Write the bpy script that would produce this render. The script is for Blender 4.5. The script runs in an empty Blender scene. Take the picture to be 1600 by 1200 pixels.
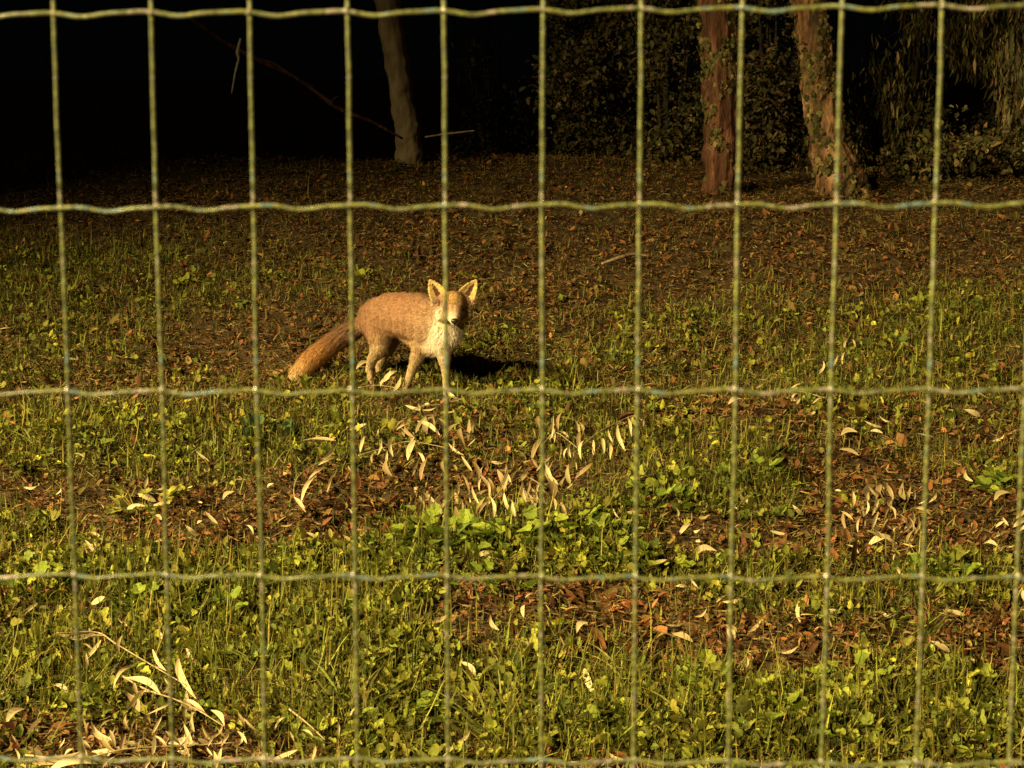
import bpy, bmesh, math, random
import numpy as np
from mathutils import Vector, Matrix, noise as mnoise

random.seed(7)
rng = np.random.default_rng(11)
R = math.radians
scene = bpy.context.scene
col = scene.collection

# ------------------------------------------------------------------ camera
F_PX, PITCH = 2600.0, R(7.8)
CAM = Vector((0.0, 0.0, 1.5))
cd = bpy.data.cameras.new("camera"); cam = bpy.data.objects.new("camera", cd); col.objects.link(cam)
cam.location = CAM; cam.rotation_euler = (R(90) - PITCH, 0, 0)
cd.sensor_width = 36; cd.lens = 36 * F_PX / 1600; cd.clip_start = 0.05; cd.clip_end = 600
cd.dof.use_dof = True; cd.dof.focus_distance = 6.6; cd.dof.aperture_fstop = 20
scene.camera = cam

# ------------------------------------------------------------------ night sky and faint moonlight
world = bpy.data.worlds.new("World"); scene.world = world; world.use_nodes = True
wn = world.node_tree; wn.nodes.clear()
sky = wn.nodes.new("ShaderNodeTexSky"); sky.sky_type = 'NISHITA'; sky.sun_disc = False
MOON_EL, MOON_AZ = R(38), R(-108)
sky.sun_elevation = MOON_EL; sky.sun_rotation = MOON_AZ
bg = wn.nodes.new("ShaderNodeBackground"); bg.inputs[1].default_value = 0.00007
wo = wn.nodes.new("ShaderNodeOutputWorld")
wn.links.new(sky.outputs[0], bg.inputs[0]); wn.links.new(bg.outputs[0], wo.inputs[0])
ml = bpy.data.lights.new("moonlight", 'SUN'); ml.energy = 0.03; ml.angle = R(0.5); ml.color = (1.0, 0.86, 0.66)
mo = bpy.data.objects.new("moonlight", ml); col.objects.link(mo)
md = Vector((math.sin(MOON_AZ) * math.cos(MOON_EL), math.cos(MOON_AZ) * math.cos(MOON_EL), math.sin(MOON_EL)))
mo.rotation_euler = (-md).to_track_quat('-Z', 'Y').to_euler()

scene.view_settings.view_transform = 'Standard'
scene.view_settings.look = 'None'
scene.view_settings.gamma = 1
scene.view_settings.use_curve_mapping = False
scene.view_settings.exposure = 1.0
scene.cycles.max_bounces = 5
scene.cycles.transparent_max_bounces = 4

# the lit street lamp that stands left of the frame
LAMP = Vector((-8.3, 2.1, 5.9))
LAMP_AIM = Vector((0.8, 2.9, 0.2))
LAMP_W, LAMP_ANGLE = 8800.0, R(102)
FILL_LAMP = Vector((-7.5, -9.5, 7.2))          # unseen fill lamp added behind the camera to lift the shadows
FILL_LAMP_AIM = Vector((0.5, 1.6, 0.0))
FILL_LAMP_W, FILL_LAMP_ANGLE = 10500.0, R(46)
LAMP_COL = (1.0, 0.78, 0.34)

# ------------------------------------------------------------------ geometry of the view
_up = Vector((0, math.sin(PITCH), math.cos(PITCH)))
_fw = Vector((0, math.cos(PITCH), -math.sin(PITCH)))
def ray(px, py):
    return Vector((1, 0, 0)) * ((px - 800) / F_PX) + _up * ((600 - py) / F_PX) + _fw
def P(px, py, Y):
    d = ray(px, py)
    return CAM + d * (Y / d.y)

_gd = np.array([-40, 0, 2.0, 3.7, 4.6, 5.5, 6.5, 7.15, 8.5, 9.8, 11.0, 12.2, 13.2, 15, 20, 30, 45, 300.])
_gz = np.array([0, 0, 0, 0.0, 0.13, 0.29, 0.495, 0.555, 0.80, 1.04, 1.25, 1.44, 1.47, 1.15, 0.7, 2.4, 3.6, 4.0])
_ft = np.linspace(-40, 300, 34001)
_fz = np.interp(_ft, _gd, _gz)
_k = np.exp(-np.linspace(-2, 2, 61) ** 2); _k /= _k.sum()
_fz = np.convolve(np.pad(_fz, 30, mode='edge'), _k, mode='valid')
def gz(x, y):
    x = np.asarray(x, float); y = np.asarray(y, float)
    z = np.interp(y, _ft, _fz)
    w = np.clip((y - 2.5) / 2, 0, 1)
    z = z + w * (0.016 * np.sin(x * 2.3 + y * 1.1) + 0.012 * np.sin(x * 5.1 - y * 3.7 + 1) + 0.008 * np.sin(x * 11 + y * 9 + 2) + 0.010 * np.sin(x * 23 - y * 17) * np.sin(y * 13 + x * 5) + 0.009 * np.sin(x * 37 + 2 * np.sin(y * 9)) * np.sin(y * 29 + x * 8))
    fx = np.exp(-(((x + 0.4) / 0.5) ** 2 + ((y - 6.9) / 0.35) ** 2))
    base = np.interp(y, _ft, _fz)
    return z * (1 - fx) + base * fx
def G(px, py, lift=0.0):
    d = ray(px, py); lo, hi = 2.5, 14.0
    f = lambda t: (CAM + d * t).z - lift - float(gz((CAM + d * t).x, (CAM + d * t).y))
    t = lo
    while t < hi and f(t) > 0: t += 0.03
    a, b = t - 0.03, t
    for _ in range(25):
        m = (a + b) / 2
        if f(m) > 0: a = m
        else: b = m
    return CAM + d * b

# ------------------------------------------------------------------ helpers
def tag(o, label=None, cat=None, group=None, kind=None):
    if label: o["label"] = label
    if cat: o["category"] = cat
    if group: o["group"] = group
    if kind: o["kind"] = kind
    return o
def empty(name, loc, rz=0.0):
    o = bpy.data.objects.new(name, None); col.objects.link(o); o.location = loc; o.rotation_euler = (0, 0, rz)
    o.empty_display_size = 0.1
    return o
def link_mesh(name, verts, faces, mat, parent=None, colors=None, smooth=True, origin=None, shared=None):
    """verts are world coordinates (or local to parent when the parent is given as local builder)."""
    if shared is not None:
        me = shared
    else:
        V = np.asarray(verts, np.float32).reshape(-1, 3)
        if origin is not None: V = V - np.asarray(origin, np.float32)
        me = bpy.data.meshes.new(name)
        if isinstance(faces, np.ndarray):
            n, k = faces.shape
            me.vertices.add(len(V)); me.vertices.foreach_set("co", V.ravel())
            me.loops.add(n * k); me.loops.foreach_set("vertex_index", faces.astype(np.int32).ravel())
            me.polygons.add(n); me.polygons.foreach_set("loop_start", np.arange(0, n * k, k, dtype=np.int32))
            me.polygons.foreach_set("loop_total", np.full(n, k, dtype=np.int32))
            me.update(calc_edges=True)
        else:
            me.from_pydata(V.tolist(), [], faces); me.update()
        if smooth: me.polygons.foreach_set("use_smooth", np.ones(len(me.polygons), bool))
        if colors is not None:
            a = me.color_attributes.new("tint", 'FLOAT_COLOR', 'POINT')
            c = np.ones((len(V), 4), np.float32); c[:, :3] = colors; a.data.foreach_set("color", c.ravel())
        if mat: me.materials.append(mat)
    o = bpy.data.objects.new(name, me); col.objects.link(o)
    if parent is not None: o.parent = parent
    if origin is not None and parent is None: o.location = origin
    return o

def mat_base(name, rough=0.7, spec=0.3):
    m = bpy.data.materials.new(name); m.use_nodes = True
    b = m.node_tree.nodes["Principled BSDF"]
    b.inputs["Roughness"].default_value = rough
    b.inputs["Specular IOR Level"].default_value = spec
    return m, m.node_tree, b
def noise_node(nt, scale, detail=6, rough=0.6, coord="Object", stretch=None):
    tc = nt.nodes.new("ShaderNodeTexCoord"); n = nt.nodes.new("ShaderNodeTexNoise")
    n.inputs["Scale"].default_value = scale; n.inputs["Detail"].default_value = detail; n.inputs["Roughness"].default_value = rough
    if stretch:
        mp = nt.nodes.new("ShaderNodeMapping"); mp.inputs["Scale"].default_value = stretch
        nt.links.new(tc.outputs[coord], mp.inputs[0]); nt.links.new(mp.outputs[0], n.inputs["Vector"])
    else: nt.links.new(tc.outputs[coord], n.inputs["Vector"])
    return n
def ramp(nt, src, stops):
    r = nt.nodes.new("ShaderNodeValToRGB"); e = r.color_ramp.elements
    e[0].position = stops[0][0]; e[0].color = (*stops[0][1], 1); e[1].position = stops[-1][0]; e[1].color = (*stops[-1][1], 1)
    for p, c in stops[1:-1]:
        x = e.new(p); x.color = (*c, 1)
    nt.links.new(src, r.inputs[0]); return r
def bump(nt, b, src, strength, dist=0.01):
    n = nt.nodes.new("ShaderNodeBump"); n.inputs["Strength"].default_value = strength; n.inputs["Distance"].default_value = dist
    nt.links.new(src, n.inputs["Height"]); nt.links.new(n.outputs[0], b.inputs["Normal"])
def mat_noise(name, scale, stops, rough=0.7, spec=0.3, bs=0.5, bd=0.01, stretch=None, coord="Object"):
    m, nt, b = mat_base(name, rough, spec)
    n = noise_node(nt, scale, coord=coord, stretch=stretch)
    r = ramp(nt, n.outputs["Fac"], stops); nt.links.new(r.outputs[0], b.inputs["Base Color"])
    if bs: bump(nt, b, n.outputs["Fac"], bs, bd)
    return m
def mat_tint(name, rough=0.6, spec=0.35, nscale=140.0, trans=0.0):
    """colour per piece from the 'tint' attribute, mottled by fine noise"""
    m, nt, b = mat_base(name, rough, spec)
    at = nt.nodes.new("ShaderNodeAttribute"); at.attribute_name = "tint"
    n = noise_node(nt, nscale, 3)
    r = ramp(nt, n.outputs["Fac"], [(0.3, (0.6, 0.58, 0.55)), (0.7, (1.25, 1.25, 1.2))])
    mx = nt.nodes.new("ShaderNodeMix"); mx.data_type = 'RGBA'; mx.blend_type = 'MULTIPLY'; mx.inputs[0].default_value = 1
    nt.links.new(at.outputs["Color"], mx.inputs[6]); nt.links.new(r.outputs[0], mx.inputs[7])
    nt.links.new(mx.outputs[2], b.inputs["Base Color"])
    if trans > 0:
        t = nt.nodes.new("ShaderNodeBsdfTranslucent"); nt.links.new(mx.outputs[2], t.inputs[0])
        ms = nt.nodes.new("ShaderNodeMixShader"); ms.inputs[0].default_value = trans
        out = nt.nodes["Material Output"]
        nt.links.new(b.outputs[0], ms.inputs[1]); nt.links.new(t.outputs[0], ms.inputs[2]); nt.links.new(ms.outputs[0], out.inputs[0])
    return m

M_soil = mat_noise("soil", 9, [(0.3, (0.02, 0.012, 0.006)), (0.5, (0.05, 0.032, 0.014)), (0.7, (0.075, 0.055, 0.022))], 0.9, 0.1, 0.9, 0.03)
M_leafy = mat_tint("green_leaf", 0.75, 0.12, 120, 0.25)
M_litter = mat_tint("dead_leaf", 0.8, 0.12, 160, 0.12)
M_dry = mat_tint("dry_pale_leaf", 0.6, 0.35, 260, 0.2)
M_fur = mat_tint("fur", 0.8, 0.15, 90)
M_twig = mat_noise("dry_twig", 60, [(0.35, (0.16, 0.11, 0.06)), (0.65, (0.34, 0.26, 0.14))], 0.8, 0.2, 0.4, 0.002)
M_bark_red = mat_noise("reddish_bark", 7, [(0.32, (0.035, 0.018, 0.010)), (0.46, (0.07, 0.03, 0.017)), (0.58, (0.13, 0.056, 0.032)), (0.76, (0.22, 0.115, 0.065))], 0.9, 0.15, 1.0, 0.05, (2.4, 2.4, 0.55))
M_bark_tan = mat_noise("patchy_tan_bark", 6, [(0.36, (0.03, 0.02, 0.012)), (0.46, (0.09, 0.045, 0.022)), (0.56, (0.20, 0.105, 0.05)), (0.74, (0.42, 0.27, 0.15))], 0.9, 0.15, 1.0, 0.05, (2.0, 2.0, 0.7))
M_bark_dark = mat_noise("dark_bark", 10, [(0.3, (0.02, 0.015, 0.01)), (0.7, (0.06, 0.045, 0.025))], 0.9, 0.1, 0.5, 0.01)
M_bark_grey = mat_noise("smooth_grey_brown_bark", 10, [(0.3, (0.10, 0.075, 0.045)), (0.55, (0.20, 0.15, 0.09)), (0.75, (0.29, 0.23, 0.14))], 0.85, 0.2, 0.5, 0.015, (1.5, 1.5, 0.35))

# ------------------------------------------------------------------ ground: one sheet to the horizon
def axis(a, b, fa, fb, step, growth=1.12):
    v = list(np.arange(a, b + 1e-6, step)); s = step
    while v[-1] < fb: s *= growth; v.append(v[-1] + s)
    s = step
    while v[0] > fa: s *= growth; v.insert(0, v[0] - s)
    return np.array(v)
xs = axis(-4.5, 4.5, -150, 150, 0.06); ys = axis(3.0, 14.0, -30, 250, 0.06)
X, Y = np.meshgrid(xs, ys); Z = gz(X, Y)
nz = np.array([mnoise.noise(Vector((x * 4, y * 4, 0))) for x, y in zip(X.ravel(), Y.ravel())]).reshape(X.shape)
Z = Z + 0.006 * nz * (np.abs(X) < 5)
nx, ny = len(xs), len(ys)
i = np.arange(nx * ny).reshape(ny, nx)
Fq = np.stack([i[:-1, :-1], i[:-1, 1:], i[1:, 1:], i[1:, :-1]], -1).reshape(-1, 4)
g = link_mesh("ground", np.stack([X, Y, Z], -1), Fq, M_soil); tag(g, kind="structure", label="dark soil bank rising away from the fence")

# ------------------------------------------------------------------ patches of growth, as places on the ground
def patch(px, py, rx, ry, v):
    a = G(px, py); s = F_PX / a.y
    dy = (G(px, max(py - 12, 262)).y - a.y) / max(1, py - max(py - 12, 262))
    return (a.x, a.y, rx / s, max(abs(dy) * ry, 0.03), v)
# positive: green growth; negative: brown litter
PATCH = [patch(*p) for p in [
    (720, 850, 170, 45, 1.3), (950, 870, 120, 40, 0.8), (560, 885, 120, 20, 0.9), (480, 960, 260, 70, 0.7), (300, 1010, 160, 60, 0.6),
    (130, 920, 200, 30, 0.6), (60, 1060, 120, 60, 0.6), (600, 1080, 200, 70, 0.6), (860, 1130, 230, 50, 0.8), (1250, 1130, 260, 60, 0.9),
    (1500, 1150, 160, 50, 0.6), (1160, 890, 160, 20, 0.6), (1500, 910, 120, 20, 0.8), (220, 800, 60, 14, 0.9), (60, 830, 50, 20, 0.6),
    (250, 690, 260, 60, 0.75), (80, 420, 160, 70, 0.8), (280, 440, 120, 60, 0.35), (1350, 530, 260, 50, 0.45), (1520, 480, 100, 60, 0.5),
    (1130, 720, 200, 60, 0.35), (1560, 765, 50, 20, 1.0), (1150, 770, 200, 25, 0.5), (420, 700, 60, 40, 0.7),
    (300, 790, 350, 22, -0.8), (420, 845, 190, 28, -1.3), (60, 780, 100, 18, -0.7), (160, 960, 110, 22, -0.7), (20, 1175, 160, 30, -1.4), (240, 1180, 160, 18, -1.3),
    (900, 950, 110, 30, -1.3), (960, 985, 160, 22, -0.8), (1200, 1000, 180, 40, -0.9), (1260, 1060, 90, 22, -1.1), (720, 970, 60, 60, -0.9),
    (1550, 1010, 110, 50, -1.2), (1350, 790, 90, 45, -1.2), (1540, 810, 130, 50, -1.4), (1150, 850, 180, 20, -1.1), (1400, 860, 160, 20, -0.9),
    (740, 770, 170, 35, -0.9), (1350, 400, 420, 70, -0.9), (650, 320, 700, 35, -0.7), (900, 430, 250, 60, -0.4), (430, 540, 160, 40, -0.6),
    (1150, 650, 160, 25, -0.4), (1380, 660, 160, 25, -0.3), (700, 1130, 90, 30, -0.5), (1560, 690, 60, 20, -0.5)]]
def cheapnoise(x, y, seed):
    out = np.zeros_like(x); r = np.random.default_rng(seed)
    for k in range(14):
        a = r.uniform(0, 2 * np.pi); f = r.uniform(3, 16); out += np.sin((x * np.cos(a) + y * np.sin(a)) * f + r.uniform(0, 6.3)) / (1 + f * 0.08)
    return out / 4.0
def green(x, y):
    v = np.interp(y, [4.4, 5.2, 6.5, 8.5, 11], [0.50, 0.40, 0.42, 0.22, -0.3]) + 0.36 * cheapnoise(x, y, 3)
    for (a, b, rx, ry, w) in PATCH:
        if w < 0: rx, ry = rx * 1.05, ry * 1.15
        v = v + (1.35 if w > 0 else 1.7) * w * np.exp(-(((x - a) / rx) ** 2 + ((y - b) / ry) ** 2))
    return v

def sample(n, y0=3.3, y1=13.2, power=1.6, half=0.40):
    u = rng.uniform(0, 1, n); e = 2 - power
    y = (u * (y1 ** e - y0 ** e) + y0 ** e) ** (1 / e)
    x = rng.uniform(-1, 1, n) * (half * y + 0.25)
    return x, y
def rotm(yaw, pitch, roll):
    cy, sy = np.cos(yaw), np.sin(yaw); cp, sp = np.cos(pitch), np.sin(pitch); cr, sr = np.cos(roll), np.sin(roll)
    o = np.zeros_like(yaw); l = np.ones_like(yaw)
    Rz = np.stack([cy, -sy, o, sy, cy, o, o, o, l], -1).reshape(-1, 3, 3)
    Rx = np.stack([l, o, o, o, cp, -sp, o, sp, cp], -1).reshape(-1, 3, 3)
    Ry = np.stack([cr, o, sr, o, l, o, -sr, o, cr], -1).reshape(-1, 3, 3)
    return Rz @ Rx @ Ry
def leaf_template(kind):
    """leaf along +Y from 0 to 1, width along X, normal +Z"""
    if kind == "lobed":
        V = [(0, 0, 0), (-.42, .12, .05), (-.55, .48, .08), (-.33, .62, .02), (-.30, .88, .05), (0, 1, -.05), (.30, .88, .05), (.33, .62, .02), (.55, .48, .08), (.42, .12, .05), (0, .5, -.07)]
        F = [(i, i + 1, 10) if i < 9 else (9, 0, 10) for i in range(10)]
        return np.array(V, float), np.array([(a, b, 10) for a, b in zip(range(10), [1,2,3,4,5,6,7,8,9,0])])
    if kind == "oval":
        V = [(0, 0, 0), (-.30, .3, .06), (-.26, .7, .05), (0, 1, -.04), (.26, .7, .05), (.30, .3, .06), (0, .5, -.04)]
        return np.array(V, float), np.array([(a, (a + 1) % 6, 6) for a in range(6)])
    if kind == "blade":
        V = [(-.5, 0, 0), (.5, 0, 0), (-.42, .4, .05), (.42, .4, .05), (-.28, .75, .17), (.28, .75, .17), (0, 1, .33)]
        return np.array(V, float), np.array([(0, 1, 3), (0, 3, 2), (2, 3, 5), (2, 5, 4), (4, 5, 6)])
    if kind == "sliver":
        V = [(0, 0, 0), (-.5, .35, .03), (.5, .35, .03), (-.42, .7, .0), (.42, .7, .0), (0, 1, -.1)]
        return np.array(V, float), np.array([(0, 2, 1), (1, 2, 4), (1, 4, 3), (3, 4, 5)])
def scatter(name, kind, pos, yaw, pitch, roll, width, length, colr, mat, parent=None, curl=0.15, origin=None, label=None, stuff=True):
    T, F = leaf_template(kind); n = len(pos); k = len(T)
    V = np.repeat(T[None], n, 0).astype(float)
    c = rng.normal(0, curl, n)
    V[:, :, 2] += c[:, None] * (V[:, :, 1] ** 2) + np.abs(rng.normal(0, curl, n))[:, None] * np.abs(V[:, :, 0]) * 0.8
    V[:, :, 0] *= width[:, None]; V[:, :, 1] *= length[:, None]; V[:, :, 2] *= length[:, None]
    V = np.einsum('nij,nkj->nki', rotm(yaw, pitch, roll), V) + pos[:, None, :]
    FF = (F[None] + (np.arange(n) * k)[:, None, None]).reshape(-1, 3)
    C = np.repeat(colr[:, None, :], k, 1).reshape(-1, 3)
    o = link_mesh(name, V.reshape(-1, 3), FF, mat, parent, C, smooth=False, origin=origin)
    tag(o, label=label)
    if stuff: o["kind"] = "stuff"
    return o
def mixcol(n, stops, spread=0.25):
    s = np.array(stops); i = rng.integers(0, len(s), n); j = rng.integers(0, len(s), n); t = rng.uniform(0, 1, n)[:, None]
    c = s[i] * t + s[j] * (1 - t)
    return np.clip(c * np.exp(rng.normal(0, spread, n))[:, None], 0, 0.8)
U = rng.uniform

# leaf litter
x, y = sample(170000); gv = green(x, y)
keep = U(0, 1, len(x)) < np.clip(0.95 - 0.5 * gv + 0.35 * cheapnoise(x * 1.3, y * 1.3, 40), 0.12, 1); x, y = x[keep], y[keep]; n = len(x)
s = np.exp(0.3 * cheapnoise(x * 0.8, y * 0.8, 41)) * np.clip(rng.lognormal(np.log(0.018), 0.45, n), 0.008, 0.06)
c = mixcol(n, [(0.19, 0.07, 0.026), (0.11, 0.045, 0.018), (0.20, 0.10, 0.036), (0.06, 0.027, 0.012), (0.11, 0.085, 0.025)], 0.3)
hl = U(0, 1, n) < 0.012; c[hl] = mixcol(hl.sum(), [(0.34, 0.24, 0.11), (0.40, 0.28, 0.13), (0.28, 0.17, 0.08)], 0.2)
scatter("leaf_litter", "oval", np.stack([x, y, gz(x, y) + 0.004 + U(0, 0.016, n)], -1), U(0, 6.3, n), rng.normal(0.1, 0.4, n), rng.normal(0, 0.4, n), s * U(0.6, 1.1, n), s, c, M_litter, curl=0.4, label="brown fallen leaves covering the bank")
# fine debris: needle-like bits
x, y = sample(60000, 3.3, 13.2, 1.4); n = len(x)
L = U(0.015, 0.06, n); c = mixcol(n, [(0.15, 0.12, 0.04), (0.12, 0.06, 0.025), (0.17, 0.13, 0.05)], 0.35)
scatter("dead_grass_bits", "sliver", np.stack([x, y, gz(x, y) + 0.012 + U(0, 0.02, n)], -1), U(0, 6.3, n), rng.normal(0.1, 0.3, n), U(0, 6.3, n), U(0.002, 0.005, n), L, c, M_litter, label="dry bits of grass and twig strewn over the bank")
# grass
x, y = sample(340000, 3.3, 12.8, 1.4); gv = green(x, y) + 0.2 * cheapnoise(x, y, 9)
keep = U(0, 1, len(x)) < np.clip(0.35 + 0.55 * gv, 0.08, 1); x, y, gv = x[keep], y[keep], gv[keep]; n = len(x)
L = np.clip(rng.lognormal(np.log(0.05), 0.5, n) * (0.7 + 0.3 * np.clip(gv, 0, 1.5)) * np.interp(y, [4.8, 6.5], [1.0, 0.72]), 0.02, 0.16)
c = mixcol(n, [(0.14, 0.155, 0.022), (0.10, 0.12, 0.02), (0.18, 0.18, 0.026), (0.20, 0.155, 0.04), (0.08, 0.10, 0.02), (0.16, 0.11, 0.03)], 0.32)
scatter("grass", "blade", np.stack([x, y, gz(x, y) - 0.003], -1), U(0, 6.3, n), U(-0.1, 1.0, n) ** 1.0 + 0.45 * (U(0, 1, n) < 0.25), np.zeros(n), U(0.0022, 0.0048, n) * (1 + y * 0.05), L, c, M_leafy, curl=0.5, label="short rough grass growing through the litter")
x, y = sample(170000, 4.6, 11.5, 1.15); gv = green(x, y) + 0.15 * cheapnoise(x, y, 31)
keep = U(0, 1, len(x)) < np.clip(0.22 + 0.8 * gv, 0.05, 1); x, y = x[keep], y[keep]; n = len(x)
c = mixcol(n, [(0.085, 0.10, 0.02), (0.11, 0.12, 0.022), (0.065, 0.08, 0.018), (0.12, 0.10, 0.028)], 0.28)
scatter("matted_grass", "blade", np.stack([x, y, gz(x, y) + U(0, 0.012, n)], -1), U(0, 6.3, n), U(-0.1, 0.8, n), rng.normal(0, 0.4, n), U(0.003, 0.007, n), U(0.02, 0.045, n), c, M_leafy, curl=0.6, label="low matted grass over the middle of the bank")
# broad-leaved ground cover, in little rosettes
x, y = sample(27000, 3.3, 9.5, 1.75); gv = green(x, y) + 0.6 * cheapnoise(x * 1.6, y * 1.6, 21)
keep = U(0, 1, len(x)) < np.clip(0.10 + 0.75 * gv, 0.02, 1) * np.where(y < 5.6, 1, 0.45); x, y, gv = x[keep], y[keep], gv[keep]; n = len(x)
per = 6; px_, py_ = np.repeat(x, per), np.repeat(y, per); gg = np.repeat(gv, per); N = n * per
yaw = U(0, 6.3, N); rad = U(0.003, 0.045, N); hx = px_ - np.sin(yaw) * rad; hy = py_ + np.cos(yaw) * rad
size = np.repeat(U(0.012, 0.036, n), per) * U(0.7, 1.25, N)
bc = np.repeat(mixcol(n, [(0.165, 0.18, 0.022), (0.11, 0.135, 0.02), (0.22, 0.22, 0.026), (0.14, 0.135, 0.022), (0.08, 0.10, 0.02), (0.19, 0.165, 0.028)], 0.3), per, 0) * np.exp(rng.normal(0, 0.15, N))[:, None]
zc = gz(hx, hy) + U(0.008, 0.05, N) * (0.6 + 0.5 * np.clip(gg, 0, 1.3)); pt = rng.normal(0.25, 0.65, N); rl = rng.normal(0, 0.55, N)
q = np.repeat(U(0, 1, n) < 0.5, per)
for kind, sel, wf, lf in (("lobed", q, 0.95, 1.0), ("oval", ~q, 0.75, 1.05)):
    scatter("ground_cover", kind, np.stack([hx, hy, zc], -1)[sel], yaw[sel], pt[sel], rl[sel], (size * U(0.75, 1.1, N) * wf)[sel], (size * lf)[sel], bc[sel], M_leafy, curl=0.35,
            label="low lobed weeds carpeting the near bank" if kind == "lobed" else "low oval-leaved weeds mixed into the carpet")

# ------------------------------------------------------------------ tubes
def tube(pts, rad, seg=8, jitter=0.0, cap=True, ridge=0.0):
    pts = [Vector(p) for p in pts]; n = len(pts); V, F = [], []
    prev = None
    for k, p in enumerate(pts):
        t = (pts[min(k + 1, n - 1)] - pts[max(k - 1, 0)]).normalized()
        if prev is None: a = t.orthogonal().normalized()
        else: a = (prev - t * prev.dot(t)).normalized()
        prev = a; b = t.cross(a)
        r = rad[k] if hasattr(rad, "__len__") else rad
        for j in range(seg):
            w = 2 * math.pi * j / seg; d = a * math.cos(w) + b * math.sin(w)
            q = p + d * r
            if jitter: q += d * r * jitter * (mnoise.noise(q * (0.9 / max(r, 0.02))) * 1.2 + 0.5 * mnoise.noise(q * (3.1 / max(r, 0.02))))
            if ridge:
                f = mnoise.noise(Vector((math.cos(w) * 3.2, math.sin(w) * 3.2, q.z * 2.2))) + 0.6 * mnoise.noise(Vector((math.cos(w) * 7.5, math.sin(w) * 7.5, q.z * 6 + 5)))
                q += d * r * ridge * (abs(f) * 2 - 0.5)
            V.append(q)
    for k in range(n - 1):
        for j in range(seg):
            j2 = (j + 1) % seg
            F.append((k * seg + j, k * seg + j2, (k + 1) * seg + j2, (k + 1) * seg + j))
    if cap: F.append(tuple(range(seg))[::-1]); F.append(tuple((n - 1) * seg + j for j in range(seg)))
    return V, F
def smooth_path(pts, per=8):
    pts = [Vector(p) for p in pts]; out = []
    q = [pts[0] * 2 - pts[1]] + pts + [pts[-1] * 2 - pts[-2]]
    for k in range(1, len(q) - 2):
        for j in range(per):
            t = j / per; a, b, c, d = q[k - 1], q[k], q[k + 1], q[k + 2]
            out.append(0.5 * ((2 * b) + (c - a) * t + (2 * a - 5 * b + 4 * c - d) * t * t + (-a + 3 * b - 3 * c + d) * t ** 3))
    out.append(pts[-1]); return out

# ------------------------------------------------------------------ trees
def leaf_cloud(name, blobs, count, size, cols, mat, parent, origin, kind="oval", hang=0.0, shell=0.35):
    """leaf-sized faces spread through a few uneven lobes"""
    P_ = []
    w = np.array([b[3] * b[4] * b[5] for b in blobs]); w = w / w.sum()
    idx = rng.choice(len(blobs), count, p=w)
    d = rng.normal(0, 1, (count, 3)); d /= np.linalg.norm(d, axis=1)[:, None]
    r = U(shell, 1, count) ** 0.6
    B = np.array(blobs)[idx]
    p = B[:, :3] + d * r[:, None] * B[:, 3:6]
    clump = np.sin(p[:, 0] * 7 + p[:, 2] * 5) + np.sin(p[:, 0] * 13 - p[:, 2] * 11 + p[:, 1] * 6) + np.sin(p[:, 1] * 9 + p[:, 2] * 8)
    p = p[clump > -0.7]; n = len(p)
    s = size * np.clip(rng.lognormal(-0.15, 0.4, n), 0.3, 1.7)
    if hang: pitch = -1.57 + rng.normal(0, hang, n)
    else: pitch = U(-1.4, 1.0, n)
    return scatter(name, kind, p, U(0, 6.3, n), pitch, U(-1, 1, n), s * (0.17 if kind == "sliver" else 0.9), s, mixcol(n, cols, 0.4), mat, parent, origin=origin)

def make_tree(name, label, path, rads, bark, crown, ncrown, csize, ccols, limbs, group=None, hang=0.0):
    base = Vector(path[0]); root = empty(name, base); tag(root, label, "tree", group)
    pp = smooth_path(path, 26); nn = len(pp)
    rr = np.interp(np.linspace(0, 1, nn), np.linspace(0, 1, len(rads)), rads)
    V, F = tube([p - base for p in pp], rr, 44, 0.18, ridge=0.05 if bark is M_bark_grey else 0.17)
    tr = link_mesh("trunk", V, F, bark, root)
    for lp, lr in limbs:
        q = smooth_path([Vector(a) - base for a in lp], 6)
        V, F = tube(q, np.linspace(lr, lr * 0.25, len(q)), 10, 0.15); link_mesh("limb", V, F, bark, root)
    if crown:
        leaf_cloud("crown", [(b[0] - base.x, b[1] - base.y, b[2] - base.z, *b[3:]) for b in crown], ncrown, csize, ccols, M_leafy, root, None, hang=hang, kind="sliver" if hang else "oval")
    return root
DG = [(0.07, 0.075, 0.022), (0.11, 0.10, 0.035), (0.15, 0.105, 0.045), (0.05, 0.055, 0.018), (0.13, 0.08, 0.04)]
# slim leaning tree, left
b0 = P(640, 250, 12.3)
slim = [b0 + Vector((0.01, 0, -0.25)), P(640, 235, 12.3), P(628, 150, 12.3), P(607, 10, 12.25), P(590, -160, 12.2), P(585, -420, 12.2), P(600, -800, 12.2)]
make_tree("slim_tree", "slim bare grey-brown tree trunk leaning left at the back of the bank", slim, [0.125, 0.098, 0.088, 0.086, 0.08, 0.07, 0.05], M_bark_grey,
          [(slim[-1].x, 12.4, slim[-1].z + 0.8, 1.5, 1.3, 1.0), (slim[-1].x - 0.9, 12.9, slim[-1].z + 0.3, 0.9, 0.9, 0.6)], 5000, 0.07, DG,
          [([slim[4], P(520, -330, 12.3), P(430, -520, 12.5)], 0.045), ([slim[5], P(680, -600, 12.4), P(760, -800, 12.7)], 0.04)])
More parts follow.
